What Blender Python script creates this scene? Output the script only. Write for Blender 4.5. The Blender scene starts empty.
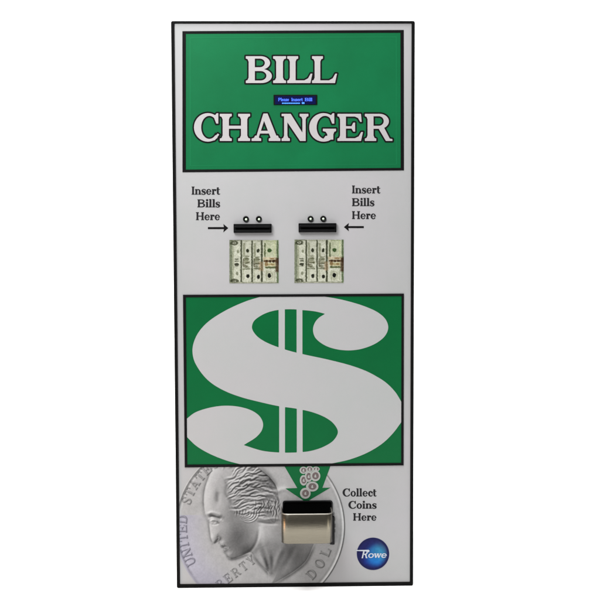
import bpy, math, random
import numpy as np
random.seed(4); rng = np.random.RandomState(7)
scene = bpy.context.scene
C = scene.collection

# ------------------------------------------------------------------ camera
F_PX = 1400.0                                   # focal length for a 600 px wide frame
CAM = np.array([-0.0479, -2.33709, 0.19873 + 0.475])
RX, RY, RZ = -0.07891, 0.00324, -0.02469
def _R(a, ax):
    c, s = math.cos(a), math.sin(a)
    return np.array({'x': [[1,0,0],[0,c,-s],[0,s,c]], 'y': [[c,0,s],[0,1,0],[-s,0,c]],
                     'z': [[c,-s,0],[s,c,0],[0,0,1]]}[ax])
M = _R(RZ, 'z') @ _R(RX, 'x') @ _R(RY, 'y')     # columns: right, forward, up
def face(u, v, depth=-0.002):
    """photo measure (u right, v down, 600 px frame) -> x, z on the upright front face"""
    u = np.asarray(u, float); v = np.asarray(v, float)
    q = np.stack([(u - 300) / F_PX, np.ones_like(u), (300 - v) / F_PX], -1)
    d = q @ M.T
    t = (depth - CAM[1]) / d[..., 1]
    return CAM[0] + d[..., 0] * t, CAM[2] + d[..., 2] * t

cam_d = bpy.data.cameras.new('camera'); cam = bpy.data.objects.new('camera', cam_d); C.objects.link(cam)
cam_d.sensor_width = 36; cam_d.lens = 36 * F_PX / 600; cam_d.clip_end = 100; cam_d.clip_start = 0.05
from mathutils import Matrix, Vector
r_, f_, u_ = M[:, 0], M[:, 1], M[:, 2]
cam.matrix_world = Matrix(((r_[0], u_[0], -f_[0], CAM[0]), (r_[1], u_[1], -f_[1], CAM[1]),
                           (r_[2], u_[2], -f_[2], CAM[2]), (0, 0, 0, 1)))
scene.camera = cam

# ------------------------------------------------------------------ materials
KL = 1.98      # how bright a white surface on the front is lit; base colours are paint values = seen / KL
def lin(c):
    c = np.asarray(c, float) / 255.0
    return np.where(c <= 0.04045, c / 12.92, ((c + 0.055) / 1.055) ** 2.4)
def paint(c): return tuple(np.clip(lin(c) / KL, 0, 0.95)) + (1.0,)

def mat(name, col, rough=0.5, metal=0.0, spec=0.12, var=0.0, vscale=20, bump=0.0, bscale=400, stretch=None,
        col2=None, emit=None, attr=None, tcol=None):
    m = bpy.data.materials.new(name); m.use_nodes = True
    nt = m.node_tree; b = nt.nodes['Principled BSDF']; L = nt.links
    b.inputs['Base Color'].default_value = col
    b.inputs['Roughness'].default_value = rough; b.inputs['Metallic'].default_value = metal
    b.inputs['Specular IOR Level'].default_value = spec
    tc = nt.nodes.new('ShaderNodeTexCoord'); mp = nt.nodes.new('ShaderNodeMapping')
    L.new(tc.outputs['Object'], mp.inputs['Vector'])
    if stretch: mp.inputs['Scale'].default_value = stretch
    src = None
    if attr:
        a = nt.nodes.new('ShaderNodeAttribute'); a.attribute_name = attr; src = a.outputs['Color']
        L.new(src, b.inputs['Base Color'])
    if var or col2:
        n = nt.nodes.new('ShaderNodeTexNoise'); n.inputs['Scale'].default_value = vscale
        n.inputs['Detail'].default_value = 5; n.inputs['Roughness'].default_value = 0.6
        L.new(mp.outputs[0], n.inputs['Vector'])
        rp = nt.nodes.new('ShaderNodeMapRange'); rp.inputs[1].default_value = 0.3; rp.inputs[2].default_value = 0.7
        L.new(n.outputs['Fac'], rp.inputs[0])
        mx = nt.nodes.new('ShaderNodeMix'); mx.data_type = 'RGBA'
        L.new(rp.outputs[0], mx.inputs[0])
        if attr:
            mx.blend_type = 'MULTIPLY'; mx.inputs[0].default_value = 1
            rp.inputs[3].default_value = 0.0; rp.inputs[4].default_value = 1.0
            mx.inputs[7].default_value = (1 - var, 1 - var, 1 - var, 1); L.new(src, mx.inputs[6])
        else:
            c2 = col2 or tuple(np.clip(np.array(col[:3]) * (1 - var), 0, 1)) + (1,)
            mx.inputs[6].default_value = col; mx.inputs[7].default_value = c2
        L.new(mx.outputs[2], b.inputs['Base Color'])
        rr = nt.nodes.new('ShaderNodeMapRange'); rr.inputs[3].default_value = rough * .85; rr.inputs[4].default_value = min(1, rough * 1.2)
        L.new(n.outputs['Fac'], rr.inputs[0]); L.new(rr.outputs[0], b.inputs['Roughness'])
    if bump:
        n2 = nt.nodes.new('ShaderNodeTexNoise'); n2.inputs['Scale'].default_value = bscale; n2.inputs['Detail'].default_value = 3
        L.new(mp.outputs[0], n2.inputs['Vector'])
        bp = nt.nodes.new('ShaderNodeBump'); bp.inputs['Strength'].default_value = bump; bp.inputs['Distance'].default_value = 0.0006
        L.new(n2.outputs['Fac'], bp.inputs['Height']); L.new(bp.outputs[0], b.inputs['Normal'])
    if emit:
        b.inputs['Emission Color'].default_value = emit[0]; b.inputs['Emission Strength'].default_value = emit[1]
    return m

m_white = mat('pale_grey_vinyl', paint((206,203,206)), .42, var=.05, vscale=7, bump=.12, bscale=250, col2=paint((198,200,199)))
m_green = mat('green_vinyl_header', paint((22,127,77)), .42, vscale=9, bump=.12, bscale=250, col2=paint((16,115,68)))
m_green2 = mat('green_vinyl_dollar', paint((6,113,60)), .42, vscale=9, bump=.12, bscale=250, col2=paint((4,106,57)))
m_ink = mat('black_ink', (.0045,.0042,.0047,1), .6, spec=.06, var=.3)
m_ink2 = mat('soft_black_ink', (.016,.0155,.017,1), .6, spec=.06, var=.3)
m_letter = mat('white_ink', paint((214,208,209)), .42, vscale=30, col2=paint((206,202,203)))
m_dollar = mat('pale_ink', paint((205,203,205)), .42, vscale=8, col2=paint((200,203,202)), bump=.12, bscale=250)
m_trim = mat('black_rubber_trim', (.004,.004,.004,1), .7, spec=.06, var=.3, vscale=60, bump=.2)
m_cab = mat('black_powder_coat', (.008,.008,.009,1), .55, spec=.3, var=.3, vscale=30, bump=.5, bscale=900)
m_plastic = mat('black_moulded_plastic', (.003,.003,.0035,1), .34, spec=.16, var=.2, vscale=80, bump=.15)
m_hole = mat('dark_interior', (.0015,.0015,.0015,1), .8, spec=.02, var=.2)
m_steel = mat('brushed_steel', (.18,.163,.127,1), .28, metal=1, stretch=(1,1,26), vscale=30, var=.10, bump=.18, bscale=70)
m_rim = mat('bright_steel_edge', (.36,.34,.30,1), .4, metal=1, var=.1)
m_lens = mat('clear_white_lens', (.62,.72,.56,1), .15, spec=.5, var=.05, emit=((.75,1,.65,1), .2))
m_glass = mat('blue_display_glass', (.001,.002,.03,1), .25, spec=.3, var=.2, emit=((.0,.003,.06,1), .25))
m_glow = mat('lit_blue_characters', (.05,.2,.8,1), .4, var=.1, emit=((.06,.22,.85,1), .6))
m_glow2 = mat('lit_pale_blue_characters', (.02,.08,.5,1), .4, var=.1, emit=((.14,.22,.9,1), .5))
m_print = mat('printed_picture', (.5,.5,.5,1), .42, attr='print', var=.05, vscale=120)

# ------------------------------------------------------------------ objects
def link(name, me, m, parent=None):
    o = bpy.data.objects.new(name, me); C.objects.link(o)
    if m and not me.materials: me.materials.append(m)
    if parent: o.parent = parent
    return o
def mesh(name, verts, faces, m, parent=None, smooth=False):
    me = bpy.data.meshes.new(name); me.from_pydata([tuple(map(float, v)) for v in verts], [], faces); me.update()
    if smooth:
        for p in me.polygons: p.use_smooth = True
    return link(name, me, m, parent)
def box(x0, x1, y0, y1, z0, z1, bev=0.0, seg=2):
    import bmesh
    bm = bmesh.new()
    vs = [bm.verts.new((x, y, z)) for x in (x0, x1) for y in (y0, y1) for z in (z0, z1)]
    for f in ((0,1,3,2),(4,6,7,5),(0,4,5,1),(2,3,7,6),(0,2,6,4),(1,5,7,3)): bm.faces.new([vs[i] for i in f])
    bmesh.ops.recalc_face_normals(bm, faces=bm.faces)
    if bev: bmesh.ops.bevel(bm, geom=list(bm.edges), offset=bev, segments=seg, affect='EDGES', profile=.6)
    return bm
def bm_obj(name, bms, m, parent=None, smooth=False):
    import bmesh
    me = bpy.data.meshes.new(name); out = bmesh.new()
    for b in (bms if isinstance(bms, list) else [bms]):
        t = bpy.data.meshes.new('t'); b.to_mesh(t); out.from_mesh(t); b.free(); bpy.data.meshes.remove(t)
    out.to_mesh(me); out.free()
    if smooth:
        for p in me.polygons: p.use_smooth = True
    return link(name, me, m, parent)

# ------------------------------------------------------------------ outlines by distance field
def poly_sdf(P, X, Y):
    P = np.asarray(P, float); Q = np.roll(P, -1, 0)
    d = np.full(X.shape, 1e9); ins = np.zeros(X.shape, bool)
    for (ax, ay), (bx, by) in zip(P, Q):
        ex, ey = bx - ax, by - ay; L2 = ex * ex + ey * ey
        if L2 < 1e-14: continue
        wx, wy = X - ax, Y - ay
        t = np.clip((wx * ex + wy * ey) / L2, 0, 1)
        d = np.minimum(d, (wx - ex * t) ** 2 + (wy - ey * t) ** 2)
        c = ((ay <= Y) & (by > Y)) | ((by <= Y) & (ay > Y))
        if ey != 0: ins ^= c & (X < ax + (Y - ay) * ex / ey)
    d = np.sqrt(d)
    return np.where(ins, -d, d)
def ops_sdf(ops, X, Y):
    F = np.full(X.shape, 1e9)
    for s, P in ops:
        d = poly_sdf(P, X, Y)
        F = np.minimum(F, d) if s == '+' else np.maximum(F, -d)
    return F
def contours(F, x0, y0, st, iso=0.0, tol=.02):
    ins = F < iso; H, W = F.shape
    a = ins[:-1, :-1].astype(int) + 2 * ins[:-1, 1:] + 4 * ins[1:, 1:] + 8 * ins[1:, :-1]
    jj, ii = np.nonzero((a > 0) & (a < 15))
    T = {1:[(3,0)],2:[(0,1)],3:[(3,1)],4:[(1,2)],5:[(3,2),(1,0)],6:[(0,2)],7:[(3,2)],8:[(2,3)],9:[(2,0)],
         10:[(0,3),(2,1)],11:[(2,1)],12:[(1,3)],13:[(1,0)],14:[(0,3)]}
    nxt = {}; pos = {}
    def key(j, i, e):
        k = {0:(0,j,i),1:(1,j,i+1),2:(0,j+1,i),3:(1,j,i)}[e]
        if k not in pos:
            h, jy, ix = k
            f0 = F[jy, ix] - iso; f1 = (F[jy, ix+1] if h == 0 else F[jy+1, ix]) - iso
            t = f0 / (f0 - f1) if f0 != f1 else .5
            pos[k] = (x0 + (ix + (t if h == 0 else 0)) * st, y0 + (jy + (t if h == 1 else 0)) * st)
        return k
    for j, i in zip(jj, ii):
        for e0, e1 in T[a[j, i]]: nxt[key(j, i, e0)] = key(j, i, e1)
    loops = []
    while nxt:
        s = next(iter(nxt)); L = []; k = s
        while k in nxt:
            L.append(pos[k]); k = nxt.pop(k)
        if len(L) > 5: loops.append(simplify(L, tol))
    return [l for l in loops if len(l) > 2]
def simplify(L, tol):
    P = np.array(L); n = len(P); keep = np.zeros(n, bool)
    k = int(np.argmax(((P - P[0]) ** 2).sum(1))); keep[0] = keep[k] = True
    st = [(0, k), (k, n)]
    while st:
        i, j = st.pop()
        if j - i < 2: continue
        A = P[i]; B = P[j % n]; d = B - A; l = math.hypot(*d) or 1e-9
        q = P[i+1:j] - A; h = np.abs(q[:, 0] * d[1] - q[:, 1] * d[0]) / l
        m = int(np.argmax(h))
        if h[m] > tol: keep[i+1+m] = True; st += [(i, i+1+m), (i+1+m, j)]
    return P[keep]
def LV(n): return -0.0020 - n * 0.00022
def sheet(name, loops, level, m, parent, back=-0.0012):
    """closed thin sheet whose outline is given in photo measure; front face at the level's depth"""
    front = LV(level)
    cu = bpy.data.curves.new('c', 'CURVE'); cu.dimensions = '2D'; cu.fill_mode = 'BOTH'; cu.extrude = (back - front) / 2
    for l in loops:
        l = np.asarray(l, float); x, z = face(l[:, 0], l[:, 1])
        s = cu.splines.new('POLY'); s.points.add(len(l) - 1)
        for p, a, b in zip(s.points, x, z): p.co = (a, b, 0, 1)
        s.use_cyclic_u = True
    t = bpy.data.objects.new('t', cu); C.objects.link(t)
    bpy.context.view_layer.update()
    me = bpy.data.meshes.new_from_object(t.evaluated_get(bpy.context.evaluated_depsgraph_get()))
    bpy.data.objects.remove(t); bpy.data.curves.remove(cu)
    mid = (front + back) / 2
    for v in me.vertices: x, y, z = v.co; v.co = (x, mid - z, y)
    me.name = name; me.update()
    me.materials.clear(); me.materials.append(m)
    return link(name, me, None, parent)
def rectl(u0, u1, v0, v1): return [(u0, v0), (u1, v0), (u1, v1), (u0, v1)]
def circ(u, v, r, n=64, ry=None): return [(u + r * math.cos(t), v + (ry or r) * math.sin(t)) for t in np.linspace(0, 2 * math.pi, n, endpoint=False)]
def spline(P, corners=(), n=8, closed=True):
    """Catmull-Rom through P, sharp at the corner indices"""
    P = [np.array(p, float) for p in P]; N = len(P); out = []
    for i in range(N if closed else N - 1):
        p1, p2 = P[i], P[(i+1) % N]
        p0 = P[i-1] if (closed or i > 0) else p1; p3 = P[(i+2) % N] if (closed or i + 2 < N) else p2
        if i in corners: p0 = p1
        if (i+1) % N in corners: p3 = p2
        def kn(a, b): return max(math.hypot(*(b - a)) ** .5, 1e-6)
        a, b, c = kn(p0, p1), kn(p1, p2), kn(p2, p3)
        m1 = (p2 - p1); m2 = (p2 - p1)
        if not np.allclose(p0, p1): m1 = b * ((p1 - p0) / a - (p2 - p0) / (a + b) + (p2 - p1) / b)
        if not np.allclose(p3, p2): m2 = b * ((p2 - p1) / b - (p3 - p1) / (b + c) + (p3 - p2) / c)
        for k in range(n):
            t = k / n; t2 = t * t; t3 = t2 * t
            out.append((2*t3 - 3*t2 + 1) * p1 + (t3 - 2*t2 + t) * m1 + (-2*t3 + 3*t2) * p2 + (t3 - t2) * m2)
    if not closed: out.append(P[-1])
    return [tuple(p) for p in out]
def stroke(P, W, n=8):
    """polygon round a spline P whose width runs through the list W"""
    Q = np.array(spline(P, closed=False, n=n)); T = np.gradient(Q, axis=0)
    T /= np.maximum(np.hypot(T[:, 0], T[:, 1]), 1e-9)[:, None]
    w = np.interp(np.linspace(0, 1, len(Q)), np.linspace(0, 1, len(W)), W) / 2
    Nn = np.stack([-T[:, 1], T[:, 0]], 1) * w[:, None]
    return [tuple(p) for p in np.vstack([Q + Nn, (Q - Nn)[::-1]])]

# ------------------------------------------------------------------ a slab serif alphabet (cap height 1, y up)
def ell(cx, cy, rx, ry, n=40): return [(cx + rx * math.cos(t), cy + ry * math.sin(t)) for t in np.linspace(0, 2*math.pi, n, endpoint=False)]
def R4(x0, y0, x1, y1): return [(x0, y0), (x1, y0), (x1, y1), (x0, y1)]
def glyph(ch, S=.235, T=.11, O=.105, h=.095, x=.68):
    g = []
    def add(P): g.append(('+', P))
    def sub(P): g.append(('-', P))
    def foot(x0, x1, y, d, l=O, r=O):          # bracketed slab serif on a stem x0..x1 at height y
        add([(x0-l, y), (x1+r, y), (x1+r, y+d*h), (x1+r*.35, y+d*h*1.25), (x1, y+d*h*2.1), (x0, y+d*h*2.1), (x0-l*.35, y+d*h*1.25), (x0-l, y+d*h)])
    def stem(x0, y0=0, y1=1, w=None, top=(O, O), bot=(O, O)):
        w = S if w is None else w; add(R4(x0, y0, x0+w, y1))
        if top: foot(x0, x0+w, y1, -1, *top)
        if bot: foot(x0, x0+w, y0, 1, *bot)
    o = O
    if ch == 'I': stem(o); return g, S+2*o
    if ch == 'H':
        d = .88; stem(o); stem(o+d-S, top=(O, O)); add(R4(o, .5-T*.5, o+d, .5+T*.6)); return g, d+2*o
    if ch == 'L':
        stem(o, bot=(O, 0)); add([(o, 0), (.90, 0), (.98, .36), (.90, .36), (.80, .19), (.66, h*1.15), (o, h*1.15)]); return g, .97
    if ch == 'E':
        stem(o, top=(O, 0), bot=(O, 0))
        add([(o, 0), (.90, 0), (.98, .34), (.90, .34), (.80, .18), (.66, h*1.15), (o, h*1.15)])
        add([(o, 1), (.90, 1), (.93, .69), (.86, .69), (.78, .83), (.66, 1-h*1.15), (o, 1-h*1.15)])
        add(R4(o, .5-T*.45, .62, .5+T*.45)); add([(.60, .34), (.68, .34), (.68, .68), (.60, .68), (.53, .5+T*.4), (.53, .5-T*.4)])
        return g, .97
    if ch in 'BRP':
        if ch == 'B':
            add(ell(.56, .265, .38, .265)); sub(ell(.53, .275, .20, .165)); sub(R4(-.2, -.1, .44, 1.2))
            add(R4(.30, 0, .56, .53)); sub(R4(.30, .11, .53, .44)); sub(ell(.53, .275, .20, .165))
            g2, _ = [], 0
            up = [('+', ell(.53, .745, .345, .255)), ('+', R4(.30, .49, .53, 1)), ('-', ell(.50, .745, .175, .15)), ('-', R4(.30, .595, .50, .895)), ('-', R4(-.2, .0, .30, 1.2))]
            g.append(('u', up))
            stem(o, top=(O, 0), bot=(O, 0)); return g, .95
        add(ell(.55, .72, .35, .28)); sub(R4(-.2, -.1, .40, 1.2)); add(R4(.30, .44, .55, 1)); sub(ell(.52, .73, .175, .165)); sub(R4(.30, .565, .52, .895))
        stem(o, top=(O, 0))
        if ch == 'R':
            add([(.50, .50), (.72, .50), (.93, .10), (1.03, .085), (1.03, 0), (.78, 0), (.52, .43)]); return g, 1.03
        return g, .93
    if ch == 'D':
        add(ell(.50, .5, .50, .5)); sub(ell(.47, .5, .50-S, .5-T)); sub(R4(-.2, -.2, .38, 1.2))
        add(R4(.25, 0, .50, h*1.1)); add(R4(.25, 1-h*1.1, .50, 1)); stem(o, top=(O, 0), bot=(O, 0)); return g, 1.02
    if ch == 'O':
        add(ell(.52, .5, .52, .525)); sub(ell(.52, .5, .52-S, .525-T)); return g, 1.04
    if ch in 'CG':
        add(ell(.53, .5, .53, .525)); sub(ell(.585, .5, .53-S*.98, .525-T)); sub(R4(.80 if ch == 'C' else .79, .30, 1.3, .66))
        sub([(.58, .5), (1.3, .86), (1.3, .3), (.9, .14)] if ch == 'C' else [(.62, .5), (1.3, .86), (1.3, .3), (.9, .3)])
        sub(R4(.93, -.2, 1.4, 1.2))
        add([(.76, .83), (.84, .63), (.93, .63), (.93, 1.02), (.86, 1.02), (.80, .95), (.72, .97)])
        if ch == 'G':
            sub(R4(.80, -.1, 1.3, .3)); add(R4(.66, .05, .66+S, .44)); foot(.66, .66+S, .46, -1, .16, O); add([(.40, .0), (.72, .0), (.72, .2), (.60, .2), (.52, .09)]); return g, 1.03
        add([(.60, -.02), (.80, .03), (.97, .24), (.90, .29), (.76, .14), (.62, .09)]); return g, .97
    if ch == 'A':
        add([(.42, 1.01), (.58, 1.01), (.95, .06), (.70, .06), (.435, .76)]); add([(.42, 1.01), (.50, .86), (.245, .06), (.135, .06)])
        add(R4(.26, .27, .74, .27+T)); foot(.13, .245, 0, 1, .13, .11); foot(.70, .95, 0, 1, .09, .09); return g, 1.04
    if ch == 'N':
        t = .15; stem(o, w=t, top=None); stem(.84, w=t, bot=None, top=(O*1.1, O*1.1))
        add([(o-O, 1), (o+.28, 1), (.84+t, .12), (.84+t, 0), (.75, 0), (o, .86), (o, 1-h), (o-O, 1-h)]); return g, .84+t+O*1.1
    if ch == 'U':
        t = T*1.2; stem(o, y0=.3, bot=None); stem(.80, y0=.3, w=t, bot=None)
        add(stroke([(o+S/2, .4), (o+S*.62, .2), (.50, .05), (.76, .16), (.80+t/2, .4)], [S, S*.9, T*1.2, t, t])); return g, .80+t+O
    if ch == 'T':
        stem(.5-S/2, top=None); add(R4(.04, 1-h*1.2, .96, 1)); add([(0, .68), (.09, .68), (.17, 1-h), (.1, 1), (.02, 1)]); add([(1, .68), (.91, .68), (.83, 1-h), (.9, 1), (.98, 1)]); return g, 1.0
    if ch == 'Y':
        stem(.5-S/2, y1=.45, top=None); add([(.08, .95), (.36, .95), (.62, .45), (.5-S/2, .36)]); add([(.82, .95), (.94, .95), (.62, .38), (.5, .45)])
        foot(.12, .32, 1, -1, .12, .1); foot(.80, .92, 1, -1, .1, .1); return g, 1.04
    if ch == 'S' or ch == 's':
        k = 1 if ch == 'S' else x; wv = .72 if ch == 'S' else .52
        P = [(.92, .76), (.70, .955), (.30, .92), (.16, .74), (.36, .56), (.70, .44), (.86, .24), (.64, .05), (.26, .05), (.06, .26)]
        a = T; add(stroke([(p*wv, q*k) for p, q in P], [a, a, a*1.1, S*.9, S*1.05, S*1.05, S*.9, a*1.1, a, a]))
        add([(.86*wv, .66*k), (.97*wv, .66*k), (.97*wv, k), (.88*wv, k)]); add([(.02*wv, 0), (.11*wv, 0), (.13*wv, .34*k), (.02*wv, .34*k)]); return g, wv*1.0
    # lower case -----------------------------------------------------------------
    O = o = O * .85
    if ch == 'l': stem(o, 0, 1.03, top=(O, 0)); return g, S+2*o
    if ch == 'i': stem(o, 0, x, top=(O, 0)); add(ell(o+S/2, .9, S*.62, S*.62, 20)); return g, S+2*o
    if ch == 't':
        add(R4(o, .16, o+S, .9)); add(R4(0, x-h, .44, x)); add(stroke([(o+S*.5, .3), (o+S*.6, .1), (.36, .045), (.45, .12)], [S, S*.8, T*.9, T*.7])); return g, .44
    if ch == 'n':
        stem(o, 0, x, top=(O, 0)); add(stroke([(o+S*.6, x-.18), (.40, x-.05), (.56, x-.14), (.60, x-.30), (.60, .1)], [T, T*1.1, S*.8, S, S])); add(R4(.60-S/2, 0, .60+S/2, .3)); foot(.60-S/2, .60+S/2, 0, 1); return g, .60+S/2+O
    if ch == 'r':
        stem(o, 0, x, top=(O, 0)); add(stroke([(o+S*.8, x-.2), (.36, x-.06), (.47, x-.10)], [T*.8, T*1.2, S*.9])); add(ell(.45, x-.13, S*.52, S*.5, 20)); return g, .52
    if ch == 'o':
        add(ell(.34, x/2, .34, x/2+.02)); sub(ell(.34, x/2, .34-S*.92, x/2-T*.85)); return g, .68
    if ch == 'c':
        add(ell(.32, x/2, .32, x/2+.02)); sub(ell(.37, x/2, .34-S*.9, x/2-T*.85)); sub([(.40, x*.5), (1, x*.72), (1, x*.16)]); sub(R4(.56, -.1, 1, x*.55)); add(ell(.46, x*.76, S*.45, S*.5, 20)); return g, .57
    if ch == 'e':
        add(ell(.33, x/2, .33, x/2+.02)); sub(ell(.35, x/2, .33-S*.85, x/2-T*.85)); sub([(.40, x*.46), (1, x*.46), (1, x*.12), (.60, x*.22)]); add(R4(.14, x*.46, .62, x*.46+T*.75)); return g, .66
    if ch == 'a':
        add(stroke([(.07, x*.76), (.22, x*.96), (.42, x*.86), (.45, x*.6), (.45, 0)], [S*.8, T, S*.8, S, S])); add(ell(.22, x*.27, .22, x*.29)); sub(ell(.27, x*.27, .13, x*.17)); add(R4(.45-S/2, 0, .45+S/2, x*.6)); add(R4(.45, 0, .66, h)); return g, .64
    if ch == 'w':
        for a, b, w in ((.08, .26, S), (.44, .28, T), (.44, .62, S), (.80, .64, T)): add([(a-w/2, x), (a+w/2, x), (b+w*.4, 0), (b-w*.4, 0)])
        add(R4(-.02, x-h, .22, x)); add(R4(.34, x-h, .56, x)); add(R4(.70, x-h, .90, x)); return g, .88
    return g, .35
def place_ops(ops, fn):
    out = []
    for s, P in ops:
        if s == 'u': out.append(('u', place_ops(P, fn)))
        else: out.append((s, [fn(p) for p in P]))
    return out
def glyph_sdf(ops, X, Y):
    F = np.full(X.shape, 1e9)
    for s, P in ops:
        if s == 'u': F = np.minimum(F, glyph_sdf(P, X, Y)); continue
        d = poly_sdf(P, X, Y); F = np.minimum(F, d) if s == '+' else np.maximum(F, -d)
    return F
def word_field(letters, st, pad):
    """letters: (char, u0, u1, vtop, vbase, style, slant) -> distance field in photo measure"""
    items = []
    for ch, u0, u1, vt, vb, sty, sl in letters:
        ops, w = glyph(ch, **sty); sx = (u1 - u0) / w; sy = vb - vt
        items.append((place_ops(ops, lambda p: (u0 + p[0] * sx + sl * p[1], vb - p[1] * sy)), u0, u1, vt, vb))
    a = min(i[1] for i in items) - pad; b = max(i[2] for i in items) + pad
    c = min(i[3] for i in items) - pad; d = max(i[4] for i in items) + pad
    xs = np.arange(a, b + st, st); ys = np.arange(c, d + st, st); X, Y = np.meshgrid(xs, ys)
    F = np.full(X.shape, 1e3)
    for ops, u0, u1, vt, vb in items:
        i0 = max(0, int((u0 - pad - a) / st)); i1 = int((u1 + pad - a) / st) + 2
        F[:, i0:i1] = np.minimum(F[:, i0:i1], glyph_sdf(ops, X[:, i0:i1], Y[:, i0:i1]))
    F[0, :] = F[-1, :] = 9; F[:, 0] = F[:, -1] = 9
    return F, a, c, st
def text_letters(s, left=None, right=None, width=None, vt=0, vb=1, sty={}, gap=.06, space=.3, slant=0):
    ws = [glyph(c, **sty)[1] if c != ' ' else space for c in s]; cap = vb - vt
    tot = sum(ws) + gap * (len(s) - 1); k = (width / tot) if width else cap
    u = left if left is not None else right - tot * k; out = []
    for c, w in zip(s, ws):
        if c != ' ': out.append((c, u, u + w * k, vt, vb, sty, slant))
        u += (w + gap) * k
    return out

# ------------------------------------------------------------------ the machine
machine = bpy.data.objects.new('change_machine', None); C.objects.link(machine)
machine['label'] = 'tall grey and green change machine with black edge, large dollar sign and steel coin cup'
machine['category'] = 'change machine'
bpy.context.view_layer.update()

HW, HH = .40164 / 2, .95
# black cabinet with the rubber trim round the front
bm_obj('cabinet', box(-HW + .002, HW - .002, .003, .40, .0, HH - .002, .004), m_cab, machine)
def frame(name, x0, x1, z0, z1, w, wb, y0, y1, r, m, parent):
    """rounded ring: outer rectangle with corner radius r, side width w (bottom wb)"""
    def rr(x0, x1, z0, z1, r, n=6):
        P = []
        for cx, cz, a in ((x1-r, z1-r, 0), (x0+r, z1-r, 90), (x0+r, z0+r, 180), (x1-r, z0+r, 270)):
            for k in range(n + 1):
                t = math.radians(a + 90 * k / n); P.append((cx + r * math.cos(t), cz + r * math.sin(t)))
        return P
    A = rr(x0, x1, z0, z1, r); A2 = rr(x0+.0008, x1-.0008, z0+.0008, z1-.0008, r)
    B2 = rr(x0+w-.0006, x1-w+.0006, z0+wb-.0006, z1-w*.72+.0006, .001); B = rr(x0+w, x1-w, z0+wb, z1-w*.72, .001)
    rings = [(A, y1), (A, y0+.0008), (A2, y0), (B2, y0), (B, y0+.0006), (B, y1)]
    v = []; f = []; n = len(A)
    for P, y in rings: v += [(px, y, pz) for px, pz in P]
    for k in range(len(rings)):
        k2 = (k + 1) % len(rings)
        for i in range(n): f.append((k*n+i, k*n+(i+1) % n, k2*n+(i+1) % n, k2*n+i))
    return mesh(name, v, f, m, parent)
frame('edge_trim', -HW, HW, 0, HH, .0053, .0064, -.0042, .0035, .003, m_trim, machine)
bm_obj('face_plate', box(-HW + .0035, HW - .0035, -.0020, .004, .0045, HH - .002), m_white, machine)

def border(name, outer, inner, level, m, parent):
    return sheet(name, [outer, inner], level, m, parent)
# header sign -----------------------------------------------------------------
ho = [(182.4, 31.2), (403.7, 30.0), (403.9, 170.4), (182.5, 172.3)]
hi = [(185.9, 33.9), (400.4, 32.8), (400.7, 167.9), (185.9, 169.6)]
sign = sheet('header_sign', [ho], 1, m_green, machine)
border('border', ho, hi, 2, m_ink, sign)
m_gline = mat('green_reflection_line', paint((26,134,82)), .4, var=.1)
border('reflection_line', [(189.6,37.4),(396.8,36.4),(397.0,164.6),(189.8,166.0)], [(190.6,38.4),(395.8,37.4),(396.0,163.8),(190.8,165.2)], 1.6, m_gline, sign)  # bevel reflection streak drawn in as a lighter green line
big = dict(S=.235, T=.115, O=.10, h=.10)
L = []
for c, a, b in (('B', 245.6, 272.4), ('I', 272.9, 286.2), ('L', 287.0, 312.4), ('L', 311.8, 337.0)): L.append((c, a, b, 56.0, 83.3, big, 0))
for c, a, b in (('C', 193.8, 219.6), ('H', 219.6, 250.3), ('A', 251.4, 280.6), ('N', 281.4, 308.6), ('G', 309.0, 337.2), ('E', 337.2, 363.0), ('R', 364.6, 392.6)): L.append((c, a, b, 113.6, 141.2, big, 0))
for nm, part in (('title_line', L[:4]), ('title_line', L[4:])):
    F, a, c, st = word_field(part, .2, 3.0)
    o1 = sheet('letter_outline', contours(F, a, c, st, 1.35), 2, m_ink, None)
    o2 = sheet(nm, contours(F, a, c, st, -.22), 3, m_letter, sign); o1.parent = o2
# display ----------------------------------------------------------------------
dx0, dz1 = face(273.5, 94.8); dx1, dz0 = face(317.2, 104.9)
disp = bm_obj('display', box(float(dx0), float(dx1), -.0034, .0, float(dz0), float(dz1), .0006), m_trim, machine)
gx0, gz1 = face(275.0, 96.2); gx1, gz0 = face(315.6, 104.2)
bm_obj('display_window', box(float(gx0), float(gx1), -.0038, -.0030, float(gz0), float(gz1)), m_glass, disp)
sm = dict(S=.2, T=.13, O=.05, h=.11)
tiny = text_letters('Please', left=278.3, width=10.6, vt=98.0, vb=101.2, sty=sm) + text_letters('Insert', left=291.4, width=11.4, vt=98.0, vb=101.2, sty=sm)
F, a, c, st = word_field(tiny, .06, .6); sheet('display_text', contours(F, a, c, st, .06, .01), 10, m_glow2, disp, back=LV(7.5))
F, a, c, st = word_field(text_letters('Bill', left=304.8, width=7.4, vt=98.0, vb=101.2, sty=sm), .06, .6)
sheet('display_text', contours(F, a, c, st, .06, .01), 10, m_glow2, disp, back=LV(7.5))
xs = 282.0; bl = []
for w in (1.3, .9, 1.5, 1.1, .8, 1.3, 1.5, 1.0, 1.2, .9, 1.4, 1.1, .9):
    bl.append(rectl(xs, xs + w, 102.7, 103.9)); xs += w + .25
bl.append(rectl(301.8, 304.4, 102.3, 104.0))
sheet('display_text', bl, 10, m_glow, disp, back=LV(7.5))

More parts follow.
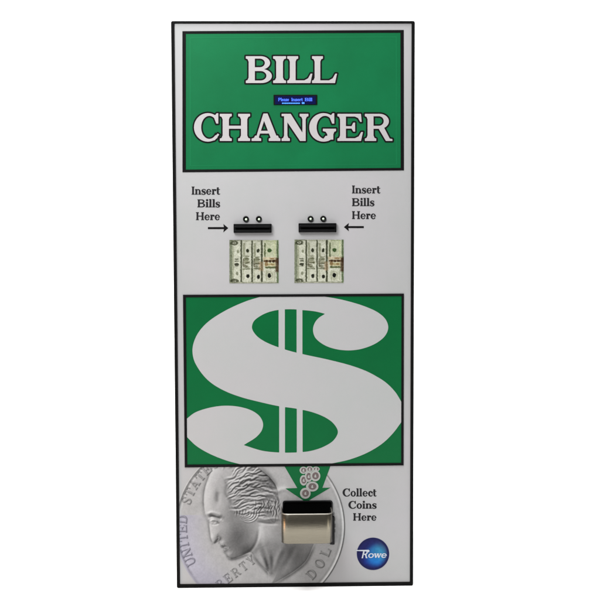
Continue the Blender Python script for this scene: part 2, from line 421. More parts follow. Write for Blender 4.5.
# instruction texts --------------------------------------------------------------
tx = dict(S=.225, T=.095, O=.07, h=.075, x=.68)
def text(s, vt, vb, u0, u1, name='instruction_text', m=None):
    F, a, c, st = word_field(text_letters(s, left=u0, width=u1 - u0, vt=vt, vb=vb, sty=tx), .08, 1.0)
    return sheet(name, contours(F, a, c, st, .04, .012), 1, m or m_ink2, machine)
text('Insert', 186.6, 194.6, 191.6, 219.9); text('Bills', 199.4, 207.3, 197.4, 219.9); text('Here', 212.2, 220.1, 196.0, 219.9)
text('Insert', 185.5, 193.4, 352.0, 380.2); text('Bills', 198.2, 206.1, 352.0, 374.2); text('Here', 211.2, 219.0, 352.0, 375.8)
text('Collect', 488.6, 496.4, 342.6, 376.4); text('Coins', 501.1, 508.6, 348.4, 376.4); text('Here', 513.2, 520.6, 353.2, 376.4)
def arrow(u0, u1, v):                       # tail to tip
    s = 1 if u1 > u0 else -1; k = u1 - s * 5.0
    P = [(u0, v-1.0), (k+s*.6, v-1.0), (k, v-4.2), (u1, v), (k, v+4.2), (k+s*.6, v+1.0), (u0, v+1.0)]
    return sheet('pointing_arrow', [P], 1, m_ink, machine)
arrow(207.9, 228.3, 228.1); arrow(363.8, 343.9, 227.1)

# bill slots with their lamps ------------------------------------------------------
def slot(u0, u1, v0, v1, lamps, rot):
    x0, z1 = map(float, face(u0, v0)); x1, z0 = map(float, face(u1, v1))
    s = bm_obj('bill_slot', box(x0, x1, -.0075, .0, z0, z1, .0009), m_plastic, machine)
    h = z1 - z0; t = .0014
    bm_obj('slot_lip', box(x0+.002, x1-.002, -.0115, -.006, z0 + h*.60, z0 + h*.80, .0008), m_plastic, s)
    bm_obj('slot_lip', box(x0+.002, x1-.002, -.0100, -.006, z0 + h*.12, z0 + h*.34, .0008), m_plastic, s)
    bm_obj('slot_mouth', box(x0+.004, x1-.004, -.0079, -.0070, z0 + h*.37, z0 + h*.57), m_hole, s)
    for k, (u, v) in enumerate(lamps):
        cx, cz = map(float, face(u, v)); n = 28; r = .0050
        vv = []; ff = []
        prof = [(r, -.0010), (r, -.0032), (r*.93, -.0040), (r*.70, -.0040), (r*.62, -.0030), (r*.62, -.0010)]
        for (rr_, y) in prof: vv += [(cx + rr_*math.cos(2*math.pi*i/n), y, cz + rr_*math.sin(2*math.pi*i/n)) for i in range(n)]
        for a in range(len(prof)-1):
            for i in range(n): ff.append((a*n+i, a*n+(i+1) % n, (a+1)*n+(i+1) % n, (a+1)*n+i))
        lamp = mesh('indicator_lamp', vv, ff, m_plastic, machine, True)
        vv = []; ff = []; q = r*.48
        off = (.0004, -.0006) if rot == 0 else (.0002, -.0002)
        for j in range(5):
            a = j / 4 * math.pi / 2; rr_ = q * math.cos(a) * .82; y = -.0024 - .0016 * math.sin(a)
            if j == 4: vv.append((cx+off[0], y, cz+off[1])); continue
            vv += [(cx + off[0] + rr_*math.cos(2*math.pi*i/n), y, cz + off[1] + rr_*math.sin(2*math.pi*i/n)) for i in range(n)]
        for a in range(3):
            for i in range(n): ff.append((a*n+i, a*n+(i+1) % n, (a+1)*n+(i+1) % n, (a+1)*n+i))
        for i in range(n): ff.append((3*n+i, 3*n+(i+1) % n, 4*n))
        mesh('lens', vv, ff, m_lens, lamp, True)
        m2 = [(cx + r*.7*math.cos(2*math.pi*i/n), -.0023, cz + r*.7*math.sin(2*math.pi*i/n)) for i in range(n)]
        mesh('lamp_well', m2, [tuple(range(n))], m_hole, lamp)
slot(233.6, 271.6, 223.9, 232.7, [(245.9, 219.0), (258.8, 218.9)], 0)
slot(298.5, 336.3, 223.2, 232.2, [(310.5, 218.8), (323.2, 218.7)], 1)

# printed pictures as fine coloured grids -------------------------------------------
def smooth(a, b, t): t = np.clip((t - a) / (b - a), 0, 1); return t * t * (3 - 2 * t)
def picture(name, u0, u1, v0, v1, st, level, fn, parent, keep=None):
    xs = np.linspace(u0, u1, int(round((u1-u0)/st)) + 1); ys = np.linspace(v0, v1, int(round((v1-v0)/st)) + 1)
    U, V = np.meshgrid(xs, ys); rgb = fn(U, V)                   # 0-255
    X, Z = face(U, V); y = LV(level); ny, nx = U.shape
    co = np.stack([X, np.full_like(X, y), Z], -1).reshape(-1, 3)
    idx = np.arange(ny * nx).reshape(ny, nx)
    q = np.stack([idx[:-1, :-1], idx[1:, :-1], idx[1:, 1:], idx[:-1, 1:]], -1)
    if keep is not None: q = q[keep(U[:-1, :-1] + st/2, V[:-1, :-1] + st/2)]
    q = q.reshape(-1, 4)
    used = np.unique(q); mp = np.full(ny*nx, -1); mp[used] = np.arange(len(used)); q = mp[q]; co = co[used]
    me = bpy.data.meshes.new(name); me.vertices.add(len(co)); me.vertices.foreach_set('co', co.ravel())
    me.loops.add(q.size); me.loops.foreach_set('vertex_index', q.ravel().astype(np.int32))
    me.polygons.add(len(q)); me.polygons.foreach_set('loop_start', np.arange(0, q.size, 4, dtype=np.int32))
    me.update(calc_edges=True); me.validate()
    at = me.color_attributes.new('print', 'FLOAT_COLOR', 'POINT')
    c = np.clip(lin(np.clip(rgb, 0, 255)) / KL, 0, .95).reshape(-1, 3)[used]
    at.data.foreach_set('color', np.hstack([c, np.ones((len(c), 1))]).astype(np.float32).ravel())
    return link(name, me, m_print, parent)
def fuzz(U, V, s, amp, seed=0):
    """soft value noise in photo measure"""
    r = np.random.RandomState(seed); g = r.rand(64, 64); u = U / s; v = V / s
    i = np.floor(u).astype(int); j = np.floor(v).astype(int); a = u - i; b = v - j; a = a*a*(3-2*a); b = b*b*(3-2*b)
    G = lambda p, q: g[p % 64, q % 64]
    return amp * 2 * ((G(i, j)*(1-a) + G(i+1, j)*a)*(1-b) + (G(i, j+1)*(1-a) + G(i+1, j+1)*a)*b - .5)

def notes(du, dv):
    def fn(U, V):
        u = U - du + fuzz(U, V, 1.5, .26, 11) + fuzz(U, V, .7, .16, 12); v = V - dv + fuzz(U, V, 1.4, .34, 13) + fuzz(U, V, .7, .16, 14)
        c = np.stack([np.full_like(u, k) for k in (216., 218., 198.)], -1)
        def rect(u0, u1, v0, v1, col, a=1., s=.35):
            m = (smooth(u0-s, u0+s, u) * (1-smooth(u1-s, u1+s, u)) * smooth(v0-s, v0+s, v) * (1-smooth(v1-s, v1+s, v)) * a)[..., None]
            c[:] = c * (1-m) + np.array(col, float) * m
        def blob(cu, cv, ru, rv, col, a=1., ring=None):
            d = np.hypot((u-cu)/ru, (v-cv)/rv); m = 1-smooth(.75, 1.15, d)
            if ring: m = m * smooth(ring-.15, ring+.1, d)
            m = (m*a)[..., None]; c[:] = c*(1-m) + np.array(col, float)*m
        dk = (62, 66, 46)
        # first strip
        rect(229.4, 232.4, 240, 283, (120, 128, 104), .9); rect(232.4, 234, 246, 279, (176, 180, 154))
        blob(234.2, 243, 4.2, 2.5, dk, .85, .45); blob(234.2, 243, 1.2, .9, dk, .6); blob(234.4, 281, 4.4, 2.3, dk, .85, .4); blob(234, 281, 1.4, .9, dk, .6)
        rect(229.6, 240.5, 239.8, 240.8, (110, 116, 90), .8); rect(229.6, 278, 281.8, 283.2, (150, 152, 130), .75)
        for q in (259.1, 261.2): rect(234.6, 238.6, q-.6, q+.5, dk, .8)
        blob(236.7, 264.6, 2.4, 1.6, (46, 48, 34), .85); rect(233.8, 238.8, 266.4, 267.0, dk, .4)
        blob(238, 251.6, 1.2, 2, (130, 134, 108), .8); blob(237.2, 273.6, 1.4, 1.8, (120, 124, 100), .8)
        # strips two and three
        for k, (x0, sx) in enumerate(((242.0, 247.6), (252.8, 258.2))):
            rect(x0-1.5, x0+.1, 240.2, 282, dk, .85); rect(x0+.9, x0+3.0, 243, 257, (150, 154, 126), .75 + .1*k); rect(x0+.9, x0+2.4, 268, 280, (176, 180, 152), .7)
            rect(x0+.6, x0+9, 240.4, 241.4, (150, 154, 128), .6)
            blob(sx, 250.7, 1.5, 2.1, (48, 52, 36), .95); blob(sx+.2, 276.3+k*.6, 1.6, 2.1, (26, 28, 20), .98)
            blob(sx-1.6, 259.4, 3.0, 2.2, (128, 132, 104), .75); blob(sx-.6, 262.4, 3.4, 1.7, (150, 150, 122), .7); blob(sx-2.0, 266.3, 2.3, 1.3, (112, 112, 88), .7)
            rect(x0+.4, x0+8.2, 268.4, 269.4, (84, 88, 62), .75); rect(x0+.4, x0+4.2, 264.4-k, 265.5-k, (90, 88, 66), .6)
            blob(x0+1.4, 263, 1.0, 4.6, (70, 66, 46), .55)
        # fourth strip, greener at the top and tan across the middle
        rect(263.4, 277.2, 240.6, 256.6, (198, 204, 170), .8); rect(260.9, 262.7, 240.2, 282, dk, .9); rect(264.3, 265.6, 243, 257, (78, 88, 56), .85)
        rect(274.2, 275.0, 241, 257, (214, 222, 170), .7); rect(266, 276, 240.4, 241.2, (150, 164, 112), .7)
        blob(269.5, 250.3, 2.2, 2.0, (44, 72, 30), .9); 
        rect(263.0, 277.2, 257.0, 259.8, (206, 188, 150), .65); rect(259, 263.5, 262, 271, (180, 148, 112), .5, .8)
        rect(263.4, 276.4, 260.1, 262.0, (92, 66, 36), .85, .5); rect(264.4, 275.6, 262.6, 266.2, (200, 190, 140), .8); rect(265, 276.2, 266.6, 268.3, (70, 80, 42), .85, .5)
        for q in (266.5, 270.0, 273.4): blob(q, 261.2, 1.3, 1.4, (50, 34, 18), .8)
        rect(267, 272, 264, 264.7, (140, 110, 66), .7)
        rect(276.6, 278.6, 240, 283, (86, 104, 70), .85); rect(275.6, 278.8, 258, 272, (70, 46, 30), .75, .9); blob(278.6, 261, 1.0, 4, (60, 34, 20), .7)
        rect(265.2, 275.4, 270.4, 280.6, (206, 208, 182), .5); rect(266.0, 266.6, 270, 281, (150, 154, 126), .6); rect(274.4, 275.0, 270, 281, (150, 154, 126), .6)
        blob(269.3, 275.6, 1.9, 2.4, (18, 20, 14), .98); blob(269.3, 275.6, 3.8, 4.6, (150, 154, 126), .5, .7)
        for q, a_ in ((256.4, .5), (258.6, .6), (262.8, .7), (267.3, .55)): blob(247, q, 2.6, .8, (84, 86, 60), a_); blob(257.6, q + .8, 2.8, .8, (92, 92, 68), a_)
        blob(272, 258.6, 2.6, 1.0, (120, 88, 50), .6); blob(266.4, 263.6, 1.6, 2.6, (110, 76, 44), .6); blob(272.4, 264.4, 1.8, .8, (128, 96, 56), .7)
        # fine engraved lines over everything
        g = (np.sin(u*5.1 + 2*np.sin(v*.9)) * np.sin(v*4.3 + 1.5*np.sin(u*.8)))[..., None]
        c[:] = c * (1 + .09*g) + fuzz(U, V, .8, 20, 3)[..., None] + fuzz(U, V, 2.6, 7, 5)[..., None]
        return c - 2
    return fn
picture('banknote_picture', 229.4, 278.7, 240.0, 283.2, .2, 2, notes(0, 0), machine)
picture('banknote_picture', 294.4, 343.7, 239.6, 282.9, .2, 2, notes(65.0, -.35), machine)

# dollar panel --------------------------------------------------------------------
do = [(183.0, 294.8), (403.8, 293.6), (403.5, 465.3), (184.8, 467.3)]
di = [(185.9, 297.3), (401.5, 296.1), (401.1, 462.8), (187.3, 464.5)]
panel = sheet('dollar_panel', [do], 2, m_green2, machine)
border('border', do, di, 5, m_ink, panel)
S_out = [(263.2,296.0),(245.8,301.3),(224.2,311.2),(206.8,322.9),(197,334.8),(192.6,347.8),(193.6,358.7),(197.6,367.3),(205.0,377.2),(213.3,384.4),(226.3,391.6),(241.5,397.2),
 (256.7,401.2),(278.3,406),(296.3,408.6),(313.2,412.4),(326.2,417.9),(333.8,423.8),(337.9,431.8),(333.8,440),(324,446.5),(311,450.8),(297,452.4),(278.3,452.4),(262,450.6),(243.7,445),
 (256.7,436.6),(262,429.8),(263.0,423.2),(259.6,416.2),(251.3,410.3),(237.2,406.4),(222,405.8),(207,408.3),(194.5,412.8),(186.4,419),
 (186.4,436.4),(196,445.6),(209,453.4),(226.3,460.4),(243.7,465),
 (322,465),(334.8,462.8),(350,459.3),(367.3,452.6),(382.5,443.3),(393.3,432.8),(402,421),
 (402,403),(395.5,392.3),(386.0,382.6),(376,376.1),(365.2,370.6),(350,365.2),(328.3,359.6),(302.3,354),(284.8,349.4),(265.3,341.8),(256.2,335.3),(252.0,328.0),(253.6,321.6),(259.9,316.2),
 (268.6,312.1),(278.3,309.9),(292,309.2),(303.4,310.1),(315.3,311.4),(325.1,313.8),
 (318.6,318.0),(314.6,323.2),(313.0,329.6),(315.0,337.2),(322.4,343.9),(332.7,348.3),(347.8,350.4),(362,348.7),(376,343.2),(385,335.8),(388.2,327.8),(385.8,319.7),(378.2,312.6),(365.2,306.5),(350,301.7),(334.8,298.2),(320,295.9)]
cor = [i for i, p in enumerate(S_out) if p in ((263.2,296.0),(243.7,445),(186.4,419),(186.4,436.4),(243.7,465),(322,465),(402,421),(402,403),(325.1,313.8),(320,295.9))]
ops = [('+', spline(S_out, cor, 10)), ('+', rectl(278.6, 284.8, 305, 360)), ('+', rectl(296.6, 302.4, 305, 360)), ('+', rectl(279.2, 285.0, 400, 456)), ('+', rectl(296.8, 302.6, 400, 456))]
xs = np.arange(184, 405, .5); ys = np.arange(293, 468, .5); X, Y = np.meshgrid(xs, ys)
F = ops_sdf(ops, X, Y); F[0] = F[-1] = 5; F[:, 0] = F[:, -1] = 5
sheet('dollar_sign', contours(F, 184, 293, .5, 0, .03), 3, m_dollar, panel)

# coin picture -----------------------------------------------------------------------
CX, CY, CR = 260.0, 526.5, 85.0
def coin(U, V):
    tone = np.full(U.shape, 193.0)
    R = np.hypot(U-CX, V-CY)
    h = np.zeros(U.shape); LET = np.zeros(U.shape)
    # lettering round the rim and under the chin, in raised relief
    sty = dict(S=.22, T=.13, O=.09, h=.1)
    def relief(ch, cu, cv, ang, size, amp=1., wid=.84):
        near = (np.abs(U-cu) < size*1.3) & (np.abs(V-cv) < size*1.3)
        if not near.any(): return
        g, w = glyph(ch, **sty); ca, sa = math.cos(ang), math.sin(ang)
        sel = near
        du = U[sel]-cu; dv = -(V[sel]-cv)
        X = (du*ca + dv*sa)/size/wid + w/2; Y = (-du*sa + dv*ca)/size + .5
        d = glyph_sdf(g, X, Y)*size
        h[sel] = np.maximum(h[sel], amp*(1-smooth(-.9, .7, d))); LET[sel] = np.maximum(LET[sel], .75*(1-smooth(-.1, .9, np.abs(d))) + .55*(1-smooth(-.5, .4, d)))
    for ch, a in zip('UNITED', (26.5, 19.5, 13.5, 8, 1.5, -5.5)):
        t = math.radians(a); relief(ch, CX - 78*math.cos(t), CY + 78*math.sin(t), math.radians(90 + a), 9.5)
    for ch, a in zip('STATES', (-19.5, -26, -33, -40, -47, -54)):
        t = math.radians(a); relief(ch, CX - 78*math.cos(t), CY + 78*math.sin(t), math.radians(90 + a), 9.5)
    for k, ch in enumerate('LIBERTY'):
        relief(ch, 204.8 + 7.7*k - (3 if k == 0 else 0), 595.6 - 5.9*k, math.radians(37), 9.5, wid=.7)
    for ch, a in zip('RDOLLAR', (62, 42.5, 31.8, 21, 11, 1, -8)):
        t = math.radians(a); relief(ch, CX + 70*math.cos(t), CY + 70*math.sin(t), math.radians(90-a), 10, wid=.8)
    # generic portrait in profile
    P = [(226,455),(214,467),(208.3,478),(204.6,490),(203.8,502),(205.0,512),(206.6,516),(208.6,520),(209.6,526),(210.2,533),(211.4,539),(214.2,543.4),(217.6,541.8),(220.2,540.6),(219.8,544),
         (222.6,547.2),(222.8,550),(226.2,553.0),(227.8,556.8),(231.6,558.5),(240,556.3),(251,552.4),(256,559.5),(262.5,566.8),(268,571.5),(270.5,577.5),(272,583),(284,577.2),(296,569.5),(305.5,561),(311.5,549),(316,535),
         (306,520),(288,512),(281,506),(278.5,497),(276.6,487),(270,477.5),(262,470.5),(250,460)]
    d = poly_sdf(spline(P, (), 5), U, V); ins = 1-smooth(-.4, .4, d)
    depth = np.clip(-d, 0, 60)
    h += ins*(2.6*(1-np.exp(-depth/3.5)) + 2.2*(1-np.exp(-depth/16)))
    def ridge(P, w, amp, sharp=1.):
        nonlocal h
        Q = np.array(spline(P, (), 6, closed=False)); a = Q.min(0)-w*3; b = Q.max(0)+w*3
        sel = (U > a[0]) & (U < b[0]) & (V > a[1]) & (V < b[1])
        if not sel.any(): return
        us, vs = U[sel], V[sel]; m = np.full(us.shape, 1e9); tt = np.zeros(us.shape)
        for k in range(len(Q)-1):
            e = Q[k+1]-Q[k]; L2 = (e**2).sum()+1e-9; t = np.clip(((us-Q[k, 0])*e[0]+(vs-Q[k, 1])*e[1])/L2, 0, 1)
            dd = np.hypot(us-Q[k, 0]-e[0]*t, vs-Q[k, 1]-e[1]*t); up = dd < m; m[up] = dd[up]; tt[up] = (k+t[up])/(len(Q)-1)
        env = np.clip(np.minimum(tt, 1-tt)*5, .25, 1)
        h[sel] += amp*env*np.exp(-(m/w)**2)
    def bump(cu, cv, ru, rv, amp, rot=0):
        nonlocal h
        a = math.radians(rot); x = (U-cu)*math.cos(a)+(V-cv)*math.sin(a); y = -(U-cu)*math.sin(a)+(V-cv)*math.cos(a)
        h += amp*np.exp(-(x/ru)**2-(y/rv)**2)
    # brow, eye, nostril, mouth, jaw
    ridge([(206.8,514.2),(212,512.6),(218,514.0),(223,516.5)], 1.5, 1.9); ridge([(208.6,517.6),(213,516.6),(219,518.2),(222,520.2)], 1.1, -2.0)
    ridge([(209.8,521.2),(214,520.0),(218.5,522.4)], .9, 1.3); ridge([(211,524.0),(215,524.6),(219,523.4)], .9, -1.1); bump(214.2,522.4,1.2,1.0,-.9)
    bump(213.6,537.5,2.6,3.4,1.0); ridge([(216.2,541.2),(218.4,538.6),(217.6,535.6)], 1.0, -1.6); bump(219.8,538.2,1.6,2.0,.9)
    ridge([(222.4,547.4),(226,546.8),(229.0,548.6)], .9, -1.6); ridge([(221.0,545.0),(225,544.6)], 1.0, .8); ridge([(224.2,549.8),(227.4,550.2)], 1.1, .8)
    ridge([(221.5,541),(226,544),(230,549.5)], 1.6, .9); bump(229.5,554.8,3.2,2.6,1.0); bump(217.5,497,2.6,7,-1.6); bump(212,500,4,11,.7)
    bump(231,531,8,9,1.2); bump(245,545,9,5,.8,-20); ridge([(238,556),(250,551.5),(257,541),(259,527)], 1.6, -1.5)
    # neck and shoulder
    ridge([(262,545),(267,558),(270,576)], 2.2, -1.5); ridge([(258,548),(264,562),(268.5,572)], 2.0, 1.3); ridge([(284,545),(277,560),(272,576)], 2.6, 1.5); ridge([(296,545),(290,558),(282,571)], 3.0, -1.2)
    ridge([(262,522),(264,535),(266,548)], 3.5, 1.1)
    # waved hair
    r = np.random.RandomState(12)
    h_face = h.copy()
    for k in range(105):                                   # wavelets that follow the comb of the hair
        y = 466 + r.rand()*47; x = 221.5 + (y-466)*.17 + r.rand()**1.15*50
        if x > 252 and y > 501 - (x-252)*.45: continue
        ph = r.rand()*6.3; fq = .16 + r.rand()*.14; wg = .2 + r.rand()*.45; Pn = [(x, y)]; side = 1 if r.rand() < .55 else -1
        for q in range(int(9 + r.rand()*12)):
            px_, py_ = Pn[-1]
            tx_ = (px_-224)/52.; ty_ = (py_-466)/48.
            ang = (-.85 + 1.0*tx_ + .45*ty_ + max(0, tx_-.62)*2.6*(1-ty_)) + wg*math.sin(ph + q*fq*2.2)
            Pn.append((px_ + 1.55*math.cos(ang), py_ + 1.55*math.sin(ang)))
        am = .7 + r.rand()*1.7; w_ = .75 + r.rand()*.6
        ridge(Pn[::2], w_, am); ridge([(p+.3, q+1.5*side) for p, q in Pn[::2]], w_*.85, -am*.95)
    for k in range(9):                                     # side curls in front of the ear
        rr = 1.6 + k*1.05; a0 = -.6 + r.rand()*.5; a1 = 2.5 + r.rand()*.6
        ridge([(246.5 + k*.25 + rr*math.cos(q), 513.5 - k*.1 + rr*.95*math.sin(q)) for q in np.linspace(a0, a1, 7)], .5, 1.5 if k % 2 == 0 else -1.2)
    for k in range(5):
        ridge([(232 + 3*k, 505 + k*.8), (236 + 3*k, 510), (236 + 2.4*k, 516)], .7, 1.2)
    h = h_face + (h - h_face)*smooth(.2, 1.6, -d)
    # ribbon and tied queue
    ridge([(252,502),(262,496),(274,492.5),(286,489.5),(297,496.5)], 2.6, 2.4); ridge([(250,506),(253,512),(252,519)], 2.3, 1.8)
    ridge([(280,491),(290,498),(298,505)], 1.6, 1.5); bump(259,500,5,4,1.2)
    for k in range(26):
        x0 = 254 + r.rand()*26; y0 = 498 + r.rand()*9; l = 6 + r.rand()*9; a = .3 + r.rand(); dr = -1.5 + r.rand()*3
        Pn = [(x0 + dr*q + a*math.sin(q*7 + k), y0 + l*q) for q in np.linspace(0, 1, 6)]; am = .5 + r.rand()*.9
        ridge(Pn, .55 + r.rand()*.5, am); ridge([(p + 1.2, q) for p, q in Pn], .6, -am)
    ridge([(254,516),(264,519.5),(274,518.5),(282,520.5)], 1.3, 1.7); ridge([(256,521.5),(266,523.5),(280,524)], 1.2, -1.4)
    # rim
    h += 1.6*np.exp(-((R-(CR-1.0))/.9)**2) - .6*np.exp(-((R-(CR-3.2))/1.2)**2)
    INK = np.zeros(U.shape)
    def ink(P, w, amt):
        nonlocal h, INK
        keep = h; h = np.zeros(U.shape); ridge(P, w, amt); INK = INK + h; h = keep
    ink([(206.4,515.6),(211,515.2),(217,517.2),(222.6,516.6)], 1.5, -62); ink([(213,520.6),(217,521.4),(219.5,524.2)], 1.2, -34); ink([(208.6,519.2),(209.6,524)], 1.0, -34)
    ink([(212.5,544.0),(215.8,541.6),(219.5,538.4),(218.2,534.6)], 1.3, -52); ink([(220.4,544.4),(222.6,547.4),(227.6,548.6)], 1.2, -44); ink([(223,550.8),(226,554),(228.4,558.6)], 1.2, -44)
    ink([(228,559),(234,558.9),(243,556.2),(251,553.2)], 1.4, -58); ink([(252,553.5),(258,562),(264,569),(269.6,576)], 1.4, -40); ink([(217.3,490),(217.6,497),(217.0,503)], 2.2, -34)
    ink([(212,470),(207.6,479),(204.2,490),(203.2,502),(204.6,513)], .9, -36); ink([(207.8,521),(209.2,530),(210.6,539),(212.8,543.4)], .9, -34); ink([(219.6,541),(218.8,544)], .9, -30)
    ink([(258,468),(266,473),(273,481),(277.4,488)], 2.6, -46); ink([(268,487),(276,488.5)], 2.0, -30); ink([(271,552),(271.6,566),(271,578)], 2.0, -44); ink([(264,556),(268,568)], 1.3, -26)
    ink([(254,505),(257,510),(262,507),(270,509)], 1.6, -26); ink([(256,520.5),(268,522.5),(281,519)], 1.6, -34); ink([(222,476),(226,484),(225,493),(230,500),(229,506)], 1.6, -26)
    gy, gx = np.gradient(h, .4, .4)
    sh = -(gx*.75 + gy*.65)                                 # printed relief, lit from the upper left
    sh = -sh
    tone = tone + 60*np.tanh(sh*.8)*1.15 - 48*LET + INK*1.15
    # broad printed tones
    def wash(cu, cv, ru, rv, amt, rot=0, m=ins):
        nonlocal tone
        a = math.radians(rot); x = (U-cu)*math.cos(a)+(V-cv)*math.sin(a); y = -(U-cu)*math.sin(a)+(V-cv)*math.cos(a)
        tone = tone + 1.5*amt*np.exp(-(x/ru)**2-(y/rv)**2)*m
    wash(238,537,17,20,-50); wash(236,512,10,12,-18); wash(252,486,26,17,-40,-15); wash(268,511,12,10,-26); wash(236,548,16,9,-12); wash(226,515,8,9,-10); wash(268,478,12,10,-22,40); wash(263,531,6,13,16); wash(276,505,16,10,-14)
    wash(286,556,22,22,-44); wash(268,566,5,11,-24); wash(262,548,10,10,-14); wash(212,496,8,20,4); wash(300,549,12,14,-16); wash(250,550,8,5,-16)
    e = np.exp(-((d-1.4)/1.6)**2)                            # printed shade just outside the truncation and nape
    tone = tone - 70*e*smooth(268, 290, U)*smooth(540, 556, V) - 16*e*(1-smooth(206, 214, U)) - 20*e*(V > 552)*(U < 268)*(U > 228)
    tone = tone - 60*np.exp(-((R-(CR-.4))/.75)**2)*smooth(310, 336, U) - 26*np.exp(-((R-(CR-.4))/.8)**2)*(U < 310)
    tone = tone + fuzz(U, V, 1.1, 5, 1) + fuzz(U, V, 4, 4, 2) + fuzz(U, V, 14, 4, 6)
    edge = smooth(CR-.4, CR+.6, R)
    tone = tone*(1-edge) + 196*edge
    tint = np.stack([tone, tone*1.0 - .5, tone*1.0 - .5], -1)
    f = (smooth(0, 30, R-48)*(V > 515)*(U < 230)*(1-ins))[..., None]
    return tint + f*np.array([-3, -4, 10.])
def inside(U, V):
    # left edge of the plate, under the dollar panel, down to the trim, inside the coin
    return (np.hypot(U-CX, V-CY) < CR+.5) & (V > 465.6) & (V < 584.6) & (U > 179.0 + (V-466)*.010)
picture('coin_picture', 178.0, 346.0, 465.2, 585.2, .4, 1, coin, machine, inside)

# green arrow with small coins --------------------------------------------------------
arr = sheet('coin_arrow', [[(284.6, 466.4), (330.3, 466.2), (322.4, 487.8), (330.4, 487.6), (308.6, 500.5), (304.0, 500.8), (285.4, 488.4), (297.2, 488.0)]], 2, m_green2, machine)
m_cring = mat('pale_coin_ink', paint((200,203,198)), .42, var=.2, vscale=300)
m_ccore = mat('copper_coin_ink', paint((134,118,118)), .42, var=.3, vscale=500)
for k, (u, v, r, ry) in enumerate([(303.4, 470.2, 3.8, 3.6), (309.6, 469.2, 3.6, 3.2), (316.0, 469.0, 3.6, 2.4), (303.6, 480.2, 3.8, 5.2), (308.6, 476.4, 3.8, 5.4), (315.3, 475.8, 5.0, 5.4), (312.2, 486.4, 6.2, 5.0), (305.3, 493.2, 5.3, 5.4)]):
    co = sheet('small_coin', [circ(u, v, r, 40, ry)], 3 + k*.35, m_cring, arr)
    sheet('coin_face', [circ(u + .2, v - .1, r*.66, 32, ry*.66)], 3.2 + k*.35, m_ccore, co)
    sheet('coin_emblem', [spline([(u-.9, v+1.3), (u-.3, v-1.2), (u+.7, v-1.4), (u+.8, v+.2), (u+1.2, v+1.4)], (), 4)], 3.32 + k*.35, m_cring, co)

# coin cup -------------------------------------------------------------------------
D = .050
x0, zt = map(float, face(281.6, 514.6, -D)); x1, zb = map(float, face(332.6, 543.6, -D))
def plan(x0, x1, yb, yf, r, n=10):
    P = [(x0, yb)]
    for k in range(n+1):
        t = math.radians(180 + 90*k/n); P.append((x0+r + r*math.cos(t), yf+r + r*math.sin(t)))
    for k in range(n+1):
        t = math.radians(270 + 90*k/n); P.append((x1-r + r*math.cos(t), yf+r + r*math.sin(t)))
    P.append((x1, yb)); return P
def tray(name, x0, x1, yb, yf, r, z0, z1, t, m, parent, rim=None):
    A = plan(x0, x1, yb, yf, r); B = plan(x0+t, x1-t, yb, yf+t, max(r-t, .001)); n = len(A); e = .0006
    A2 = plan(x0+e, x1-e, yb, yf+e, r-e)
    v = [(x, y, z0) for x, y in A2] + [(x, y, z0+e) for x, y in A] + [(x, y, z1-e) for x, y in A] + [(x, y, z1) for x, y in A2] + [(x, y, z1) for x, y in B] + [(x, y, z0+.004) for x, y in B]
    f = []
    for k in range(5):
        for i in range(n-1): f.append((k*n+i, k*n+i+1, (k+1)*n+i+1, (k+1)*n+i))
    f.append(tuple(range(n))[::-1]); f.append(tuple(5*n+i for i in range(n)))
    o = mesh(name, v, f, m, parent, False)
    for p in o.data.polygons: p.use_smooth = len(p.vertices) == 4 and abs(p.normal.z) < .5
    return o
cup = tray('coin_cup', x0, x1, -.001, -D, .0130, zb, zt, .0013, m_steel, machine)
tray('cup_liner', x0+.0016, x1-.0016, -.001, -D+.0016, .010, zb+.006, zt-.0012, .0016, m_hole, cup)
# rolled bright edge along the top of the cup
P = plan(x0+.0006, x1-.0006, -.004, -D+.0006, .0125); v = []; f = []; n = len(P); q = 8; rr = .0011
for i, (px_, py_) in enumerate(P):
    a = np.array(P[max(i-1, 0)]); b = np.array(P[min(i+1, n-1)]); t = (b-a)/np.hypot(*(b-a)); nn = (-t[1], t[0])
    for k in range(q):
        w = 2*math.pi*k/q; v.append((px_ + nn[0]*rr*math.cos(w), py_ + nn[1]*rr*math.cos(w), zt + rr*math.sin(w)))
for i in range(n-1):
    for k in range(q): f.append((i*q+k, i*q+(k+1) % q, (i+1)*q+(k+1) % q, (i+1)*q+k))
mesh('rolled_edge', v, f, m_rim, cup, True)
# black chute opening behind the cup
hx0, hz1 = map(float, face(282.6, 500.6)); hx1, _ = map(float, face(332.6, 500.6))
def arch(x0, x1, z0, z1, r, n=8):
    P = [(x0, z0), (x1, z0)]
    for k in range(n+1): t = math.radians(90*k/n); P.append((x1-r+r*math.cos(t), z1-r+r*math.sin(t)))
    for k in range(n+1): t = math.radians(90+90*k/n); P.append((x0+r+r*math.cos(t), z1-r+r*math.sin(t)))
    return P
A = arch(hx0, hx1, zb+.004, hz1, .004); B = arch(hx0+.0022, hx1-.0022, zb+.006, hz1-.0020, .003); n = len(A)
v = [(x, -.001, z) for x, z in A] + [(x, -.0052, z) for x, z in A] + [(x, -.0052, z) for x, z in B] + [(x, -.0032, z) for x, z in B]
f = [(k*n+i, k*n+(i+1) % n, (k+1)*n+(i+1) % n, (k+1)*n+i) for k in range(3) for i in range(n)]
ch = mesh('coin_chute', v, f, m_plastic, machine)
mesh('chute_opening', [(x, -.0034, z) for x, z in B], [tuple(range(n))], m_hole, ch)
# added dark bar for the shade at the cup's right edge
fx0, fz1 = map(float, face(332.2, 515.6)); fx1, fz0 = map(float, face(334.4, 543.2))
bm_obj('shade_bar', box(fx0-.004, fx1, -.012, -.001, fz0, fz1, .0008), m_plastic, ch)

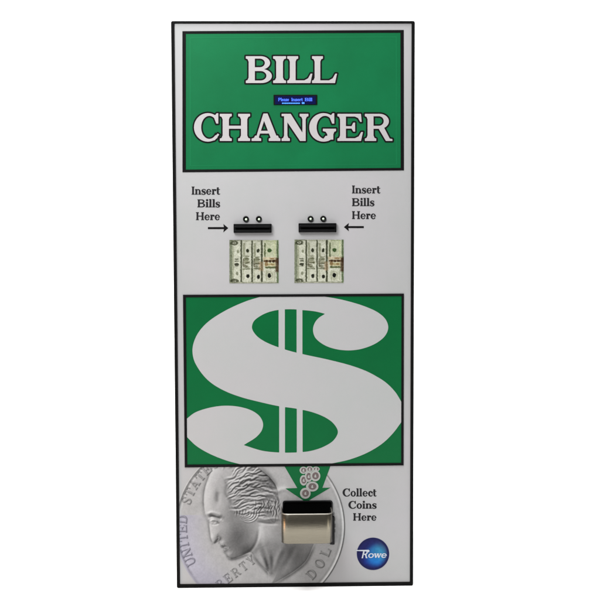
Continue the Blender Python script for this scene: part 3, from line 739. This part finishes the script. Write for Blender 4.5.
# round maker's badge ------------------------------------------------------------------
m_navy = mat('navy_ink', paint((22,24,84)), .3, vscale=60, col2=paint((30,44,120)))
m_blue = mat('blue_ink', paint((32,104,190)), .3, vscale=60, col2=paint((30,120,186)))
m_blue2 = mat('mid_blue_ink', paint((26,66,150)), .3, vscale=60, col2=paint((24,50,130)))
badge = sheet('round_badge', [circ(373.0, 553.8, 16.2, 96)], 1, m_navy, machine)
def globe(U, V):
    d = np.hypot((U-376.2)/12.4, (V-555.4)/13.2); k = 1-smooth(.45, 1.12, d); q = smooth(359, 385, U)*(1-smooth(.3, 1.3, np.hypot((U-381)/11, (V-550)/11)))
    rim = smooth(13.2, 15.4, np.hypot(U-373, V-553.8))
    a = np.stack([22 + 10*k + 26*q, 26 + 84*k + 40*q, 96 + 86*k + 14*q], -1)
    low = (smooth(553, 561, V)*(1-smooth(562, 568, V))*(1-smooth(6, 12, np.abs(U-372))))[..., None]
    a = a + low*np.array([-4, 16, 34.])
    return a*(1-rim[..., None]) + np.array([20, 22, 78.])*rim[..., None] + fuzz(U, V, 1.6, 5, 9)[..., None]
picture('badge_globe', 357.4, 388.6, 538.2, 569.4, .2, 2, globe, badge, lambda U, V: np.hypot(U-373, V-553.8) < 15.6)
m_bw = mat('bright_white_ink', paint((226,232,244)), .4, var=.05)
lt = text_letters('R', left=361.6, width=5.6, vt=550.4, vb=558.0, sty=dict(S=.2, T=.12, O=.03, h=.06), slant=1.6) + \
     text_letters('owe', left=368.0, width=18.2, vt=551.8, vb=557.6, sty=dict(S=.15, T=.10, O=.02, h=.1, x=.72), slant=.9, gap=.03)
F, a, c, st = word_field(lt, .08, 2.2); sheet('badge_lettering', contours(F, a, c, st, .08, .012), 4, m_bw, badge)
sheet('badge_swoosh', [[(355.9, 550.0), (368.6, 549.7), (369.6, 550.6), (368.8, 552.2), (366.6, 551.2), (355.9, 550.8)]], 5, m_bw, badge)

for o in list(C.objects):
    if o.type == 'MESH' and o.data.validate(): pass

# ------------------------------------------------------------------ white studio sweep
m_sweep = mat('white_paper_sweep', (.95,.95,.95,1), .9, spec=.05, var=.01, vscale=3)
v = []; f = []; prof = [(-.9, 0), (-.55, 0), (-.3, 0), (0, 0), (1.2, 0)] + [(1.2 + 1.0*math.sin(t), 1.0 - 1.0*math.cos(t)) for t in np.linspace(.1, math.pi/2, 14)] + [(2.2, 2.5), (2.2, 5.5)]
for y, z in prof: v += [(-6, y, z), (6, y, z)]
for i in range(len(prof)-1): f.append((2*i, 2*i+1, 2*i+3, 2*i+2))
sw = mesh('floor', v, f, m_sweep, None, True); sw['kind'] = 'structure'

w = bpy.data.worlds.new('World'); scene.world = w; w.use_nodes = True
w.node_tree.nodes['Background'].inputs[0].default_value = (1, 1, 1, 1); w.node_tree.nodes['Background'].inputs[1].default_value = .16
def area(name, loc, target, sx, sy, power, col=(1, 1, 1)):
    l = bpy.data.lights.new(name, 'AREA'); l.shape = 'RECTANGLE'; l.size = sx; l.size_y = sy; l.energy = power; l.color = col
    o = bpy.data.objects.new(name, l); C.objects.link(o); o.location = loc
    o.rotation_euler = (Vector(target) - Vector(loc)).to_track_quat('-Z', 'Y').to_euler(); return o
area('added_top_light', (0, -.50, 2.7), (0, -.30, 0), 2.6, .9, 86)  # added overhead light, clips the floor around the base to white
area('key_softbox', (-.6, -.85, 1.42), (0, 0, .75), .55, .45, 24.5)
area('added_backdrop_light', (0, .9, 3.6), (0, 1.8, .6), 4.0, .8, 150)  # added light behind the machine, clips the sweep to white
area('added_warm_cup_light', (-.62, -.16, .06), (-.03, -.05, .09), .22, .16, .9, (1, .5, .22))  # added off-frame lamp, puts the orange reflection on the cup's left corner
area('added_cup_highlight_strip', (.64, -.46, .08), (0.03, -.05, .09), .10, .22, .5, (1, .95, .82))  # added off-frame strip, only for the highlight near the cup's right edge

scene.view_settings.view_transform = 'Standard'; scene.view_settings.look = 'None'; scene.view_settings.exposure = 0
